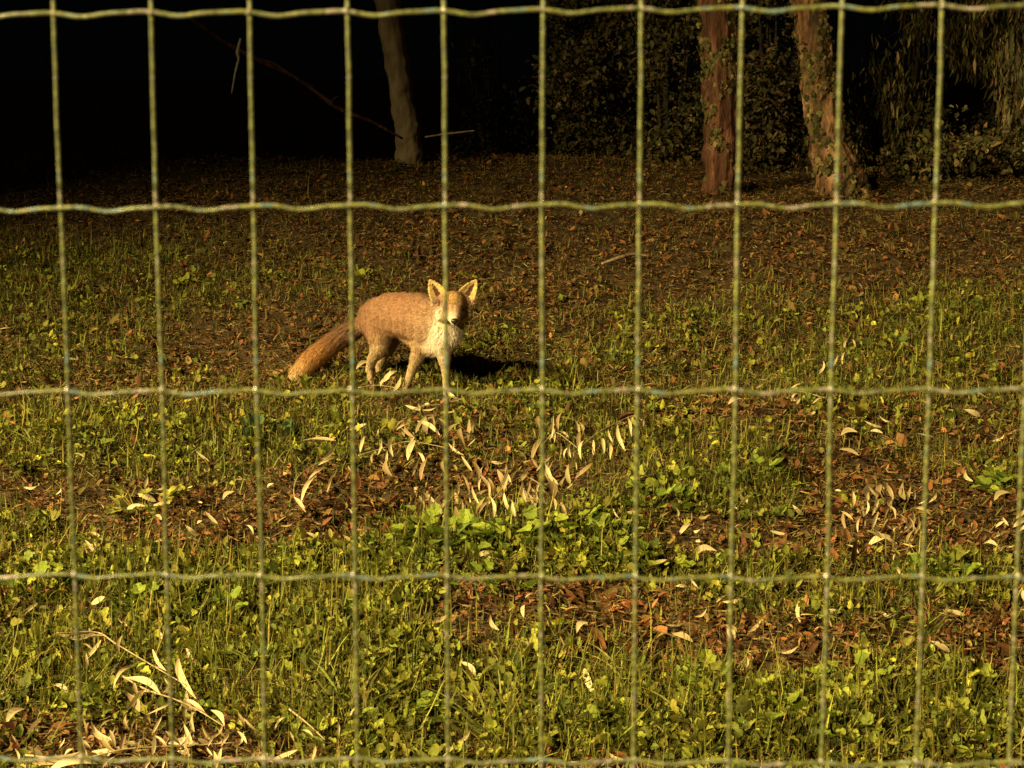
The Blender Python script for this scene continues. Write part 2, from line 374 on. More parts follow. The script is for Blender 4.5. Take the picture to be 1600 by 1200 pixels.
# reddish trunk, right of centre
ta = [P(1131, 318, 11.0), P(1129, 290, 11.0), P(1129, 200, 11.0), P(1126, 100, 11.02), P(1122, 0, 11.05), P(1112, -250, 11.1), P(1120, -800, 11.3)]
treeA = make_tree("rough_barked_tree", "upright tree with rough reddish-brown bark, nearer the centre of the frame", ta, [0.15, 0.125, 0.118, 0.12, 0.12, 0.115, 0.07], M_bark_red,
          [(ta[-1].x, 11.5, ta[-1].z + 0.6, 1.6, 1.3, 1.0), (ta[-1].x + 1.0, 11.9, ta[-1].z, 1.0, 1.0, 0.8)], 5000, 0.07, DG,
          [([ta[5], P(1010, -420, 11.0), P(930, -620, 11.2)], 0.06)], "rough-barked trees on the bank")
# patchy ivy-grown trunk, further right
tb = [P(1322, 322, 11.1), P(1316, 292, 11.1), P(1296, 225, 11.1), P(1283, 150, 11.12), P(1272, 60, 11.15), P(1262, -40, 11.2), P(1240, -300, 11.3), P(1250, -800, 11.5)]
treeB = make_tree("ivy_grown_tree", "flare-footed tree with peeling tan bark and ivy creeping up it, right of the reddish trunk", tb, [0.21, 0.17, 0.125, 0.115, 0.11, 0.11, 0.1, 0.07], M_bark_tan,
          [(tb[-1].x, 11.7, tb[-1].z + 0.6, 1.6, 1.3, 1.0), (tb[-1].x + 1.2, 12.1, tb[-1].z + 0.1, 1.0, 1.0, 0.8)], 5000, 0.07, DG,
          [([tb[6], P(1380, -470, 11.3), P(1480, -640, 11.5)], 0.06)], "rough-barked trees on the bank")
# ivy on the two trunks
def trunk_ivy(root, path, rads, n, h0, h1, bias):
    base = root.location; pp = smooth_path(path, 10)
    t = U(h0, h1, n) ; i = (t * (len(pp) - 1)).astype(int); A = np.array([list(p) for p in pp])[i]
    rr = np.interp(t, np.linspace(0, 1, len(rads)), rads)
    w = rng.normal(bias, 1.2, n)
    dx, dy = np.cos(w), np.sin(w)
    p = A + np.stack([dx * rr * 1.1, dy * rr * 1.1, U(-0.06, 0.06, n)], -1) - np.array(base)
    keep = (np.sin(p[:, 2] * 9) + np.sin(w * 3 + p[:, 2] * 4)) > -0.5; p = p[keep]; m = len(p); w = w[keep]
    s = U(0.02, 0.05, m)
    scatter("ivy", "lobed", p, w + 1.57 + rng.normal(0, 0.4, m), U(-1.7, -0.7, m), rng.normal(0, 0.4, m), s, s, mixcol(m, DG + [(0.14, 0.13, 0.04), (0.16, 0.11, 0.05)], 0.4), M_leafy, root)
trunk_ivy(treeA, ta, [0.15, 0.125, 0.118, 0.12, 0.12, 0.115, 0.07], 1500, 0.30, 0.75, -1.2)
trunk_ivy(treeA, ta, [0.15, 0.125, 0.118, 0.12, 0.12, 0.115, 0.07], 90, 0.03, 0.30, -0.6)
trunk_ivy(treeB, tb, [0.21, 0.17, 0.125, 0.115, 0.11, 0.11, 0.1, 0.07], 1500, 0.20, 0.70, -1.2)
trunk_ivy(treeB, tb, [0.21, 0.17, 0.125, 0.115, 0.11, 0.11, 0.1, 0.07], 260, 0.02, 0.25, -0.2)

# ------------------------------------------------------------------ dark undergrowth behind the trunks
def shrub(px0, px1, pytop, pybot, Y, n, label, hang=0.0, size=0.045, cols=DG):
    a = P((px0 + px1) / 2, pybot, Y); base = Vector((a.x, Y, float(gz(a.x, Y))))
    root = empty("shrub", base); tag(root, label, "shrub", "shrubs and hanging growth behind the trunks")
    k = Y / F_PX; hw = (px1 - px0) / 2 * k; zt = P(0, pytop, Y).z - base.z; zb = P(0, pybot, Y).z - base.z
    blobs = []
    for _ in range(9):
        blobs.append((random.uniform(-hw, hw) * 0.75, random.uniform(-0.3, 0.4), random.uniform(zb - 0.1, zt), random.uniform(0.3, 0.55) * hw + 0.1, 0.3, random.uniform(0.2, 0.4) * (zt - zb)))
    leaf_cloud("foliage", blobs, n, size, cols, M_leafy, root, None, kind="sliver" if hang else "oval", hang=hang, shell=0.05)
    leaf_cloud("low_foliage", [(0, 0, 0.12, hw * 1.15, 0.3, 0.28), (hw * 0.4, 0.1, 0.3, hw * 0.8, 0.25, 0.3)], n // 4, 0.045, cols, M_leafy, root, None, shell=0.05)
    for q in range(5):
        xx = random.uniform(-hw, hw) * 0.5
        V, F = tube(smooth_path([(xx * 0.4, 0, -0.1), (xx * 0.8, 0.05, zt * 0.4), (xx * 1.3, 0.0, zt * 0.9)], 5), np.linspace(0.018, 0.006, 11), 6, 0.1)
        link_mesh("stem", V, F, M_bark_dark, root)
    return root
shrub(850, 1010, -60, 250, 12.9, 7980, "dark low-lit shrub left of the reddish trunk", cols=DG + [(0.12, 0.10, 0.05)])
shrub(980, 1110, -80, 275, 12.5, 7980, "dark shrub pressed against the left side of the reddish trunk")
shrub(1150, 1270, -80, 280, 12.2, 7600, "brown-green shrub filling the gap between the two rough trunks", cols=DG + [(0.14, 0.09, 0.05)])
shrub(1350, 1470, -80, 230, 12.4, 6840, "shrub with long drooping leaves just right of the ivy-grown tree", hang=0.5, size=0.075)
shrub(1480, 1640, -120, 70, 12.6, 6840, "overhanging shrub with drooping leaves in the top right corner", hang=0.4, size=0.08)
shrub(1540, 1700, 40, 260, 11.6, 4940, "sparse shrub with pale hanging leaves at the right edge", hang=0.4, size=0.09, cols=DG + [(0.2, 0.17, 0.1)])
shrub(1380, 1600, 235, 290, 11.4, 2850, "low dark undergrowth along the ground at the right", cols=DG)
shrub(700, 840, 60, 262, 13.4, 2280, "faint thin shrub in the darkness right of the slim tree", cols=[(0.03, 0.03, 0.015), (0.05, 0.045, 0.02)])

# ------------------------------------------------------------------ leaning branch and pale hanging strip, top left
def branch_thing(name, label, cat, pts, rads, mat, twigs=(), group=None):
    base = Vector(pts[0]); root = empty(name, base); tag(root, label, cat, group)
    pp = smooth_path([Vector(p) - base for p in pts], 10)
    V, F = tube(pp, np.interp(np.linspace(0, 1, len(pp)), np.linspace(0, 1, len(rads)), rads), 8, 0.25); link_mesh("stem", V, F, mat, root)
    for tp, r in twigs:
        q = smooth_path([Vector(p) - base for p in tp], 6); V, F = tube(q, np.linspace(r, r * 0.4, len(q)), 6, 0.15); link_mesh("twig", V, F, mat, root)
    return root
branch_thing("leaning_branch", "thin brown branch slanting down through the darkness towards the slim tree", "branch",
    [P(300, 30, 11.9), P(345, 62, 11.9), P(400, 92, 11.9), P(465, 122, 11.95), P(527, 168, 12.0), P(580, 190, 12.1), P(628, 216, 12.2)], [0.018, 0.017, 0.016, 0.015, 0.016, 0.010, 0.008], M_bark_red,
    [([P(400, 92, 11.9), P(430, 100, 11.85), P(470, 128, 11.8)], 0.008), ([P(527, 168, 12.0), P(520, 158, 11.95), P(528, 150, 11.9)], 0.01)])
M_pale = mat_noise("pale_bark_strip", 30, [(0.3, (0.5, 0.42, 0.32)), (0.7, (0.72, 0.66, 0.55))], 0.8, 0.2, 0.3, 0.003)
branch_thing("bark_strip", "short pale strip of bark hanging from the leaning branch", "bark strip",
    [P(376, 60, 11.8), P(371, 82, 11.8), P(373, 92, 11.8), P(368, 112, 11.78), P(362, 146, 11.78)], [0.008, 0.013, 0.009, 0.008, 0.004], M_pale)
branch_thing("fallen_twig", "short pale twig lying on the dark crest right of the slim tree", "twig",
    [P(664, 214, 12.3) , P(700, 209, 12.3), P(742, 204, 12.3)], [0.006, 0.008, 0.005], M_twig)
branch_thing("fallen_twig", "pale curved twig lying on the brown bank above the fox to the right", "twig",
    [G(940, 412, .02), G(968, 403, .035), G(990, 398, .03), G(1015, 400, .02)], [0.006, 0.011, 0.009, 0.005], M_twig)
branch_thing("fallen_twig", "long thin twig lying along the fourth wire at the lower right", "twig",
    [G(1455, 880, .03), G(1500, 883, .04), G(1550, 885, .03), G(1600, 888, .03)], [0.003, 0.005, 0.004, 0.003], M_twig)

# ------------------------------------------------------------------ long dry leaves
PALE = [(0.50, 0.40, 0.22), (0.57, 0.46, 0.26), (0.42, 0.31, 0.15), (0.52, 0.38, 0.2)]
DULL = [(0.28, 0.19, 0.09), (0.22, 0.16, 0.07), (0.33, 0.24, 0.12), (0.25, 0.20, 0.08)]
def long_leaf_mesh(length, width, bend, twist, cup, tint):
    n = 9; V, C = [], []
    for k in range(n):
        t = k / (n - 1); w = width * (math.sin(math.pi * min(1, t * 0.94 + 0.05)) ** 0.75) * (0.5 if k in (0, n - 1) else 1) * 0.5
        cx = bend * length * math.sin(t * math.pi) * 0.5; y = t * length; z = -0.10 * length * (t - 0.5) ** 2 * 4 * cup
        a = twist * (t - 0.3)
        for s in (-1, 0, 1):
            V.append((cx + s * w * math.cos(a), y, z + s * w * math.sin(a) + abs(s) * w * 0.45)); sh = 0.8 if s == 0 else 1.0
            C.append([v * sh for v in tint])
    F = []
    for k in range(n - 1):
        for j in range(2): a = k * 3 + j; F.append((a, a + 1, a + 4, a + 3))
    return V, F, C
LEAFMESH = []
for q in range(20):
    V, F, C = long_leaf_mesh(1.0, random.uniform(0.10, 0.19), random.uniform(-0.3, 0.3), random.uniform(-2.4, 2.4), random.uniform(-1, 2), random.choice(PALE if q < 10 else DULL))
    me = bpy.data.meshes.new("dry_leaf"); me.from_pydata(V, [], F)
    a = me.color_attributes.new("tint", 'FLOAT_COLOR', 'POINT')
    a.data.foreach_set("color", [v for c in C for v in (*c, 1)]); me.materials.append(M_dry)
    for p in me.polygons: p.use_smooth = True
    LEAFMESH.append(me)
def put_leaf(name, A, B, parent=None, wide=1.0, dull=False):
    A, B = Vector(A), Vector(B); d = B - A; L = d.length
    me = random.choice(LEAFMESH[10:] if dull else LEAFMESH[:10]); o = bpy.data.objects.new(name, me); col.objects.link(o)
    y = d.normalized(); view = (CAM - A).normalized()
    z = (view + Vector((random.uniform(-.6, .6), random.uniform(-.3, .3), random.uniform(-.2, .8)))); z = (z - y * z.dot(y)).normalized()
    x = y.cross(z)
    m = Matrix(((x.x * L * wide, y.x * L, z.x * L, A.x), (x.y * L * wide, y.y * L, z.y * L, A.y), (x.z * L * wide, y.z * L, z.z * L, A.z), (0, 0, 0, 1)))
    if parent is not None: o.parent = parent; m = Matrix.Translation(-parent.location) @ m
    o.matrix_basis = m
    return o
def pair(x1, y1, x2, y2, lift=0.02, stand=0.5):
    """two ends of a leaf: the lower one near the ground, the upper one part lying, part standing"""
    (xl, yl), (xu, yu) = ((x1, y1), (x2, y2)) if y1 > y2 else ((x2, y2), (x1, y1))
    lo = G(xl, yl, lift); gu = G(xu, yu, lift)
    up = P(xu, yu, lo.y + (gu.y - lo.y) * (1 - stand))
    return (lo, up) if y1 > y2 else (up, lo)
def spray(label, stem, leaves, lift=0.055, stand=0.6, wide=1.05, extra=0, box=None):
    pts = [G(a, b, lift + 0.01) for a, b in stem]
    base = pts[0].copy(); root = empty("fallen_spray", base); tag(root, label, "dead branch", "fallen sprays of long dry leaves")
    V, F = tube(smooth_path([p - base for p in pts], 6), np.linspace(0.0028, 0.0014, (len(pts) - 1) * 6 + 1), 6, 0.2); link_mesh("stem", V, F, M_twig, root)
    for l in leaves:
        a, b = pair(*l, lift, stand); put_leaf("leaf", a, b, root, wide)
    for q in range(extra):
        x0 = random.uniform(box[0], box[2]); y0 = random.uniform(box[1], box[3]); h = random.uniform(12, 36); w = random.gauss(0, 13)
        a, b = pair(x0, y0 + h / 2, x0 + w, y0 - h / 2, random.uniform(0.02, 0.07), random.uniform(0.4, 0.9)); put_leaf("leaf", a, b, root, random.uniform(0.8, 1.3), random.random() < 0.7)
    return root
spray("spray of long pale leaves curving down below the fox's tail", [(478, 800), (460, 775), (466, 745), (500, 722), (525, 716)],
      [(500, 720, 522, 688), (470, 782, 495, 738), (482, 748, 512, 728), (512, 768, 524, 736), (455, 768, 462, 745), (458, 775, 478, 800), (525, 690, 465, 692), (500, 724, 528, 712)])
spray("pale leaves hanging comb-like from a twig rising right, beside the dead-leaf patch", [(905, 700), (935, 676), (965, 660), (990, 650), (1008, 660)],
      [(928, 712, 928, 688), (945, 704, 942, 680), (957, 690, 950, 668), (976, 702, 964, 660), (985, 682, 979, 650), (998, 662, 992, 648), (1004, 668, 1000, 646), (952, 716, 950, 690), (912, 676, 896, 652), (905, 680, 893, 650)])
spray("upright pale leaves bunched just left of the comb-like row of leaves", [(850, 692), (868, 676), (890, 690), (902, 700)],
      [(852, 690, 865, 668), (862, 680, 864, 650), (876, 712, 870, 680), (880, 714, 886, 698), (892, 716, 892, 690), (856, 745, 850, 720), (866, 692, 862, 668)], stand=0.8, extra=24, box=(830, 655, 915, 735))
spray("tangle of tall pale leaves standing in the middle of the dead-leaf patch", [(762, 790), (790, 760), (820, 745), (850, 760)],
      [(784, 772, 794, 730), (800, 758, 792, 738), (796, 800, 786, 768), (806, 812, 800, 782), (824, 786, 818, 752), (832, 800, 834, 760), (874, 768, 860, 742), (764, 778, 760, 748), (770, 812, 762, 770), (715, 776, 710, 740), (722, 800, 716, 772)], stand=0.8, extra=46, box=(730, 730, 900, 815))
spray("two stout pale leaves standing left of the middle tangle", [(680, 812), (676, 790), (690, 770)],
      [(680, 806, 674, 768), (694, 810, 692, 786), (668, 800, 660, 776)], stand=0.8, extra=12, box=(650, 750, 735, 810))
spray("thin pale leaves standing in a loose row above the left of the dead-leaf patch", [(560, 712), (600, 700), (640, 690), (700, 700)],
      [(562, 706, 569, 680), (590, 712, 596, 684), (614, 714, 614, 678), (601, 704, 592, 690), (706, 706, 706, 676), (640, 702, 646, 682), (680, 668, 676, 650)], stand=0.8, extra=34, box=(545, 650, 760, 735))
spray("small star of pale leaves lying just under the third wire beside the fox's front foot", [(645, 640), (662, 634), (690, 632)],
      [(658, 642, 634, 634), (658, 642, 652, 622), (660, 640, 684, 634), (690, 644, 712, 642), (700, 628, 724, 622)], stand=0.3)
spray("blunt pale leaves sticking up between the fox's legs", [(560, 606), (590, 602), (630, 608)],
      [(592, 598, 610, 574), (598, 594, 620, 578), (614, 612, 627, 586), (594, 604, 600, 590), (556, 577, 580, 565)], stand=0.9, wide=1.5)
spray("drooping yellowish leaves on a thin twig at the right, above the third wire", [(1280, 580), (1300, 562), (1322, 540), (1338, 532)],
      [(1279, 584, 1286, 562), (1302, 572, 1309, 552), (1316, 568, 1320, 548), (1320, 546, 1326, 528), (1336, 544, 1332, 530)], stand=0.75)
spray("yellow-green leaves fanned just under the third wire at the right", [(1230, 622), (1250, 612), (1290, 622)],
      [(1236, 624, 1246, 612), (1246, 630, 1250, 616), (1270, 630, 1290, 618), (1180, 606, 1192, 600), (1236, 606, 1256, 598)], stand=0.6)
spray("long pale leaves fanned over the weeds in the bottom left corner, upper arm", [(85, 990), (150, 988), (180, 1005), (230, 1035), (290, 1070)],
      [(148, 990, 86, 988), (162, 994, 128, 992), (158, 1002, 133, 1034), (240, 1016, 262, 1050), (262, 1050, 232, 1042), (278, 1022, 306, 1086), (208, 1036, 178, 1072), (174, 1054, 188, 1034)], lift=0.07, stand=0.4, wide=0.9, extra=16, box=(90, 985, 320, 1080))
spray("long pale leaves fanned over the weeds in the bottom left corner, lower arm", [(190, 1056), (230, 1078), (272, 1092), (310, 1110), (350, 1135)],
      [(196, 1060, 252, 1086), (220, 1080, 196, 1112), (268, 1096, 228, 1116), (290, 1090, 322, 1116), (300, 1126, 282, 1144), (330, 1110, 352, 1140), (240, 1082, 210, 1082), (370, 1140, 386, 1160)], lift=0.07, stand=0.4, wide=0.9, extra=26, box=(190, 1060, 400, 1160))
spray("big pale leaves heaped along the fifth wire at the bottom left", [(40, 1180), (120, 1186), (200, 1170), (290, 1165), (370, 1160)],
      [(50, 1192, 130, 1172), (70, 1200, 150, 1186), (140, 1172, 212, 1160), (240, 1148, 262, 1168), (262, 1160, 330, 1160), (170, 1196, 182, 1184), (240, 1200, 250, 1182), (340, 1196, 346, 1170), (92, 1168, 100, 1150), (366, 1168, 378, 1148), (486, 1190, 490, 1158)], lift=0.05, stand=0.35, wide=1.1, extra=42, box=(0, 1120, 420, 1200))
spray("forked dead stem with narrow leaves lying right of the bottom left fan", [(452, 1108), (480, 1130), (508, 1156)],
      [(530, 1146, 528, 1124), (546, 1120, 560, 1100), (460, 1158, 452, 1142), (490, 1152, 468, 1140), (428, 1138, 444, 1118)], lift=0.05)
spray("curled pale hoop-shaped leaves on the litter at the left, above the fourth wire", [(128, 866), (140, 850), (160, 862)],
      [(150, 866, 132, 842), (158, 860, 144, 840), (136, 868, 124, 848)], lift=0.03, stand=0.8)
spray("upright curled leaves in the reddish litter heap at the right, above the fourth wire", [(1340, 800), (1370, 790), (1400, 780)],
      [(1350, 806, 1354, 780), (1366, 802, 1374, 776), (1388, 790, 1392, 766), (1428, 782, 1426, 758), (1340, 830, 1344, 806), (1362, 826, 1372, 800), (1400, 812, 1390, 790)], stand=0.6, extra=24, box=(1320, 760, 1440, 840))
# single leaves that can be told apart
SINGLE = [("bright pale leaf standing alone below the fourth wire at the right", (1248, 970, 1252, 932)), ("small yellow leaf lying alone among the weeds at the lower left", (184, 966, 220, 976)),
    ("curved yellow leaf lying on litter above the fourth wire, left of the green clump", (560, 840, 575, 808)), ("flat yellow leaf on the brown litter left of the green clump", (438, 822, 460, 816)),
    ("yellow leaf lying right beside the fourth wire near the middle", (492, 868, 512, 866)), ("pale flat leaf on the litter at the left edge, above the fourth wire", (46, 862, 84, 856)),
    ("short pale leaf under the hoop-shaped leaves at the left", (136, 882, 160, 874)), ("tan leaf curled on the brown patch below the fourth wire, right of centre", (1040, 976, 1072, 972)),
    ("orange-tan leaf lying in the brown hollow under the middle wires", (650, 1006, 678, 1010)), ("pale leaf cut by the right edge of the frame near the bottom", (1592, 1158, 1600, 1130)),
    ("pale twig-like leaf standing near the bottom, right of centre", (1106, 1166, 1112, 1130)), ("slanting pale leaf by the grass tuft at the bottom centre", (720, 1034, 745, 1066)),
    ("narrow leaf slanting over the brown patch, right of the grass tuft", (910, 1042, 930, 1090)), ("small white leaf lying at the far left below the fourth wire", (4, 972, 14, 950)),
    ("pale chip-like leaf on the litter above the fourth wire, right of centre", (1004, 866, 1020, 858)), ("small pale leaf at the left edge of the upper bank", (0, 514, 22, 512)),
    ("light leaf crossing the first wire at the left, above the third wire", (96, 558, 120, 562)), ("yellow leaf lying on the dark upper bank at the right", (1334, 462, 1350, 456)),
    ("yellow leaf standing at the right edge between third and fourth wires", (1578, 676, 1590, 668)), ("pale leaf lying at the right, just under the third wire", (1374, 650, 1394, 660)),
    ("pale triangular leaf on the upper bank between the sixth and seventh cells", (1018, 552, 1026, 544)), ("long low leaf on the litter left of the hoop-shaped leaves", (30, 816, 70, 824))]
for lab, q in SINGLE:
    a, b = pair(*q, 0.035, 0.5); o = put_leaf("dry_leaf", a, b, None, 1.1); tag(o, lab, "leaf")
# the scattered rest, which nothing tells apart
k = 0
while k < 170:
    px, py = random.uniform(0, 1600), random.choice([random.uniform(620, 900), random.uniform(780, 1200), random.uniform(780, 1200)])
    a = G(px, py, 0.03)
    if float(green(np.array([a.x]), np.array([a.y]))[0]) > 0.55 + random.uniform(-0.3, 0.5): continue
    w = random.uniform(0, 6.3); L = random.uniform(0.03, 0.075)
    b = a + Vector((math.cos(w) * L, math.sin(w) * L * 0.7, random.uniform(0, 0.04)))
    b.z = max(b.z, float(gz(b.x, b.y)) + 0.02)
    o = put_leaf("dry_leaf", a, b, None, random.uniform(1.2, 1.9)); tag(o, "small pale dry leaf scattered among the weeds and litter", "leaf", "small dry leaves scattered over the bank"); k += 1

# ------------------------------------------------------------------ plants that stand out
GR = [(0.15, 0.17, 0.035), (0.12, 0.14, 0.03), (0.19, 0.19, 0.04), (0.22, 0.2, 0.06)]
def tuft(px, py, n, L, label, spread=0.05, lean=(0, 0)):
    a = G(px, py); root = empty("grass_tuft", a); tag(root, label, "grass tuft", "taller grass tufts on the near bank")
    for q in range(n):
        w = random.uniform(0, 6.3); r = random.uniform(0, spread); l = L * random.uniform(0.55, 1.1)
        t = random.uniform(0.15, 0.9); d = Vector((math.cos(w) * math.sin(t) + lean[0], math.sin(w) * math.sin(t) + lean[1], math.cos(t))).normalized()
        b = Vector((math.cos(w) * r, math.sin(w) * r * 0.7, -0.004)); wd = random.uniform(0.0022, 0.004)
        side = d.cross(Vector((0, 1, 0.2))).normalized(); V, F = [], []
        for j in range(6):
            u = j / 5; p = b + d * l * u + Vector((d.x, d.y, -0.8)) * l * 0.42 * u * u; ww = wd * (1 - u ** 2) + 0.0003
            V += [p - side * ww, p + side * ww]
            if j: F.append((2 * j - 2, 2 * j - 1, 2 * j + 1, 2 * j))
        c = np.array(random.choice(GR)) * random.uniform(0.7, 1.2)
        link_mesh("blade", V, F, M_leafy, root, np.repeat(c[None], len(V), 0))
tuft(770, 1150, 26, 0.24, "tall grass tuft with long arching blades at the bottom centre", 0.08, (-0.2, 0))
tuft(850, 1120, 20, 0.20, "spiky grass tuft just right of the tall one at the bottom centre", 0.07, (0.25, 0))
tuft(545, 1120, 22, 0.22, "slender upright grass tuft right of the dead stem at the bottom", 0.06)
tuft(440, 1060, 18, 0.17, "grass tuft amid weeds above the forked dead stem", 0.07)
tuft(980, 1060, 20, 0.16, "grass tuft at the edge of the brown patch, right of centre", 0.07)
tuft(1110, 1130, 20, 0.16, "grass tuft low in the frame below the brown patch", 0.07)
tuft(1440, 1000, 18, 0.15, "thin grass tuft at the right between two brown patches", 0.08)
tuft(1340, 1180, 20, 0.15, "grass tuft cut by the bottom edge at the right", 0.08)
tuft(240, 730, 24, 0.15, "dark grass tuft on the left slope between third and fourth wires", 0.12)
tuft(60, 700, 20, 0.15, "grass tuft near the left edge between third and fourth wires", 0.12)
def weed(px, py, n, rad, size, label, cols=None, height=0.07):
    a = G(px, py); root = empty("leafy_weed", a); tag(root, label, "weed", "leafy weeds that stand out on the near bank")
    cols = cols or [(0.17, 0.215, 0.026), (0.13, 0.17, 0.022), (0.21, 0.24, 0.028), (0.10, 0.14, 0.02)]
    T, F = leaf_template("lobed")
    for q in range(n):
        w = random.uniform(0, 6.3); r = rad * math.sqrt(random.random()); h = height * (1 - (r / rad) ** 2 * 0.6) * random.uniform(0.6, 1.2)
        s = size * random.uniform(0.7, 1.25)
        p0 = Vector((math.cos(w) * r, math.sin(w) * r * 0.7, h + float(gz(a.x + math.cos(w) * r, a.y + math.sin(w) * r * 0.7)) - a.z))
        Mx = Matrix.Rotation(w - 1.57 + random.uniform(-.8, .8), 3, 'Z') @ Matrix.Rotation(random.uniform(-0.3, 0.9), 3, 'X') @ Matrix.Rotation(random.uniform(-.4, .4), 3, 'Y')
        V = [p0 + Mx @ Vector((v[0] * s, v[1] * s, v[2] * s * 1.3)) for v in T]
        c = np.array(random.choice(cols)) * random.uniform(0.8, 1.2)
        st = p0 * 0.35; st.z = min(0, p0.z - 0.03); k0 = len(V)
        V += [st + Vector((0.001, 0, 0)), st - Vector((0.001, 0, 0)), p0 - Vector((0.001, 0, 0)), p0 + Vector((0.001, 0, 0))]
        link_mesh("leaf", V, [tuple(f) for f in F.tolist()] + [(k0, k0 + 1, k0 + 2, k0 + 3)], M_leafy, root, np.repeat(c[None], len(V), 0), smooth=False)
weed(690, 862, 44, 0.17, 0.048, "broad bright green clump of rounded leaves above the fourth wire, left of centre", height=0.10)
weed(790, 868, 40, 0.16, 0.045, "bright green leafy clump just right of the broadest one above the fourth wire", height=0.10)
weed(905, 850, 30, 0.14, 0.045, "leafy clump right of centre above the fourth wire", height=0.09)
weed(1010, 800, 26, 0.14, 0.045, "leafy clump higher up the bank, right of the dead-leaf patch")
weed(590, 880, 22, 0.12, 0.042, "small green clump on the fourth wire left of the broad ones")
weed(960, 880, 26, 0.13, 0.045, "rounded-leaf clump touching the fourth wire right of centre")
weed(1030, 905, 20, 0.10, 0.04, "small weed peeking over the fourth wire beside the brown patch")
weed(770, 925, 20, 0.11, 0.045, "weed with wide leaves right below the fourth wire near the middle")
weed(470, 925, 26, 0.12, 0.042, "weed clump below the fourth wire, left of centre")
weed(350, 975, 30, 0.13, 0.042, "weed clump left of centre in the lower bank")
weed(240, 970, 24, 0.12, 0.04, "weed behind the pale leaf fan at the lower left")
weed(60, 930, 24, 0.12, 0.042, "weed clump at the left edge just below the fourth wire")
weed(220, 800, 18, 0.11, 0.05, "yellowish weed on the litter at the left between third and fourth wires", [(0.3, 0.28, 0.05), (0.22, 0.22, 0.045)])
weed(1575, 775, 18, 0.10, 0.05, "light green weed at the right edge above the fourth wire")
weed(1480, 930, 26, 0.13, 0.042, "weed clump at the right just below the fourth wire")
weed(1330, 1090, 26, 0.12, 0.04, "weed clump low at the right, below the brown hollow")
weed(1230, 1150, 28, 0.12, 0.04, "weed clump at the bottom, right of centre")
weed(1120, 1090, 22, 0.11, 0.04, "weed with light tips beside the low grass tuft")
weed(410, 690, 14, 0.10, 0.055, "dark green weed right below the third wire, on the third upright wire", [(0.08, 0.13, 0.05), (0.06, 0.10, 0.04)])
weed(770, 606, 8, 0.05, 0.04, "small bluish-green weed in the fox's shadow", [(0.10, 0.14, 0.08)], 0.04)
weed(1180, 760, 22, 0.13, 0.045, "weed clump on the middle bank, right of the dead-leaf patch")
weed(640, 1140, 24, 0.10, 0.036, "weed clump at the bottom left of the tall grass tuft")

